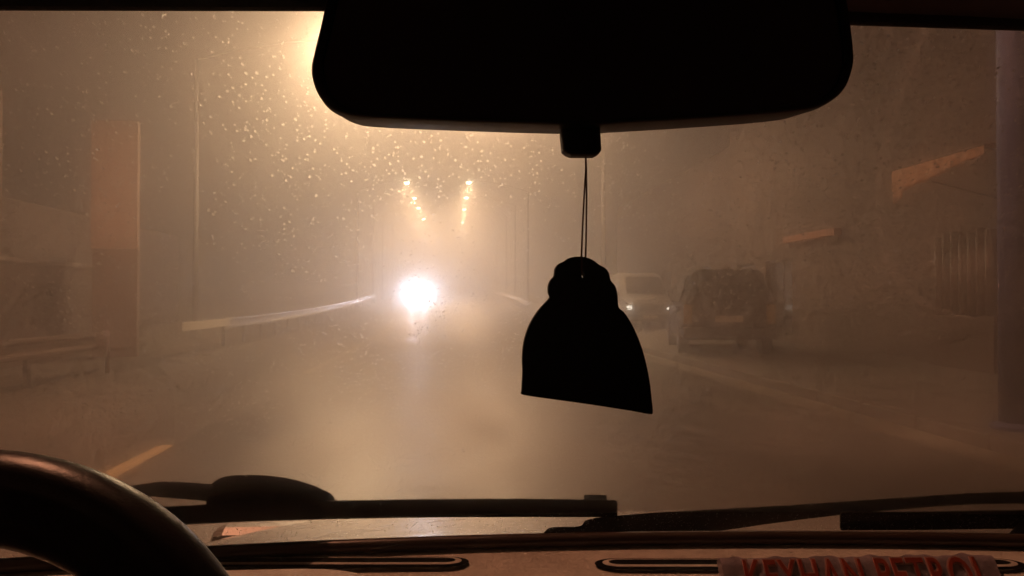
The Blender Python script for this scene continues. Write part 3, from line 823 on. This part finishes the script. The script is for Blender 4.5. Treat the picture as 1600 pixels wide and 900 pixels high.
# ------------------------------------------------------------------ hanging air freshener
crop = [(315,68),(285,75),(265,90),(237,103),(218,128),(213,165),(196,184),(184,215),(184,250),(190,275),(150,318),(110,372),(80,432),(60,502),(53,580),(55,650),(51,742),(60,762),
        (200,783),(400,811),(600,842),(690,858),(707,848),(702,790),(692,700),(670,590),(640,492),(600,404),(562,346),(535,320),(530,260),(518,215),(495,186),(487,150),(467,124),(437,108),(415,90),(385,75),(350,67)]
AD = .345
af = tag(empty('air_freshener', at(908, 640, AD)), 'black scalloped air freshener hanging on a thin cord below the mirror', 'air freshener')
base = Vector(af.location)
bm = bmesh.new()
ol = smoothp(crop+[crop[0]], 3)[:-1]
def p3(c): return at(800+c[0]/3.2125, 380+c[1]/3.2125, AD)-base
v1 = [bm.verts.new(p3(c)) for c in ol]
v2 = [bm.verts.new(p3((357+8*math.cos(2*math.pi*k/14), 156+20*math.sin(2*math.pi*k/14)))) for k in range(14)]
ed = [bm.edges.new((l[i], l[(i+1) % len(l)])) for l in (v1, v2) for i in range(len(l))]
bmesh.ops.triangle_fill(bm, use_beauty=True, edges=ed)
r_ = bmesh.ops.extrude_face_region(bm, geom=list(bm.faces))
bmesh.ops.translate(bm, verts=[e for e in r_['geom'] if isinstance(e, bmesh.types.BMVert)], vec=(0,.004,0))
bmesh.ops.recalc_face_normals(bm, faces=bm.faces)
me = bpy.data.meshes.new('card'); bm.to_mesh(me); bm.free(); me.materials.append(M['felt'])
o = bpy.data.objects.new('card', me); COL.objects.link(o); o.parent = af
def thread(pp, r):
    mb = MB(); mb.tube([at(px, py, AD+dy)-base for (px, py, dy) in pp], r, 6); return mb
thread([(915,238,0),(915.5,262,0),(913,300,.0),(910,360,.0),(908.5,400,-.001),(909,424,-.001),(910.5,431,.002)], .00040).build('cord', M['cord'], af, smooth=True)
thread([(915,238,.001),(916,262,.001),(916.5,300,.001),(916,360,.001),(915,400,.005),(912.5,424,.006),(911,431,.003)], .00040).build('cord', M['cord'], af, smooth=True)

# ------------------------------------------------------------------ lettered packet on the dashboard
PL, PR_ = at(1124, 872, .845), at(1548, 866, .835)
pk = tag(empty('packet', at(1336, 930, .83)), 'clear wrapped packet with red outlined letters lying on the dashboard', 'packet')
kb = Vector(pk.location)
ux = (PR_-PL).normalized(); Wd = (PR_-PL).length
uz = Vector((0, .62, .78)); uz = (uz-ux*uz.dot(ux)).normalized(); un = uz.cross(ux).normalized()   # face looks back up at the camera
if un.y > 0: un = -un
Hh = .047
def pkp(u, v, d):
    e = .0012*math.sin(u*37)+.0008*math.sin(u*91+2)
    return PL + ux*(u*Wd) - uz*((1-v)*Hh) + uz*e*(v > .9) - un*d - kb
mb = MB()
def face(u, v):
    edge = min(v, 1-v)*8; bulge = .003*min(1, edge)
    return pkp(u, v, -bulge+.0006*math.sin(u*60+v*8))
mb.grid(face, 60, 10)
mb.grid(lambda u, v: pkp(u, v, .012), 60, 10, True)
mb.grid(lambda u, v: (Vector(face(u, 1.0))*(1-v)+Vector(pkp(u, 1, .012))*v), 60, 1)
mb.grid(lambda u, v: (Vector(face(u, 0.0))*(1-v)+Vector(pkp(u, 0, .012))*v), 60, 1)
mb.grid(lambda u, v: (Vector(face(0, u))*(1-v)+Vector(pkp(0, u, .012))*v), 10, 1)
mb.grid(lambda u, v: (Vector(face(1, u))*(1-v)+Vector(pkp(1, u, .012))*v), 10, 1)
mb.build('wrapper', M['wrap'], pk, smooth=True)
def text_mesh(body, size, off, ext):
    c = bpy.data.curves.new('lettering', 'FONT'); c.body = body; c.size = size; c.offset = off; c.extrude = ext
    c.align_x = 'LEFT'; c.space_character = 1.12; c.resolution_u = 4
    tmp = bpy.data.objects.new('lettering', c); COL.objects.link(tmp)
    dg = bpy.context.evaluated_depsgraph_get(); me_ = bpy.data.meshes.new_from_object(tmp.evaluated_get(dg))
    bpy.data.objects.remove(tmp); return me_
mats = Matrix((ux, uz, un)).transposed().to_4x4()
def letters(word, u0, u1):
    for (nm, off, ext, mat, lift) in (('letter_outline', .0020, .0004, M['letterrim'], .0040), ('letter', .0002, .0006, M['letter'], .0048)):
        me_ = text_mesh(word, .052, off, ext)
        xs = [v.co.x for v in me_.vertices]; w = max(xs)-min(xs); sx = (u1-u0)*Wd/w
        for v in me_.vertices: v.co.x = (v.co.x-min(xs))*sx
        me_.materials.append(mat)
        o_ = bpy.data.objects.new(nm, me_); COL.objects.link(o_); o_.parent = pk
        o_.matrix_local = Matrix.Translation(PL+ux*(u0*Wd)-uz*.0405+un*lift-kb) @ mats
letters('KEYHAN', .075, .50); letters('PETROL', .55, .955)

# ------------------------------------------------------------------ fog
hz = MB(); hz.box(-150, 150, -50, 250, -1.2, 16)
m, N, L = new_mat('fog'); N.clear()
o_ = N.new('ShaderNodeOutputMaterial'); pv = N.new('ShaderNodeVolumePrincipled')
pv.inputs['Color'].default_value = (.93,.91,.89,1); pv.inputs['Density'].default_value = FOG; pv.inputs['Anisotropy'].default_value = .78
L.new(pv.outputs[0], o_.inputs['Volume'])
h = hz.build('haze', m); h['kind'] = 'stuff'; h['label'] = 'thick night fog filling the street'
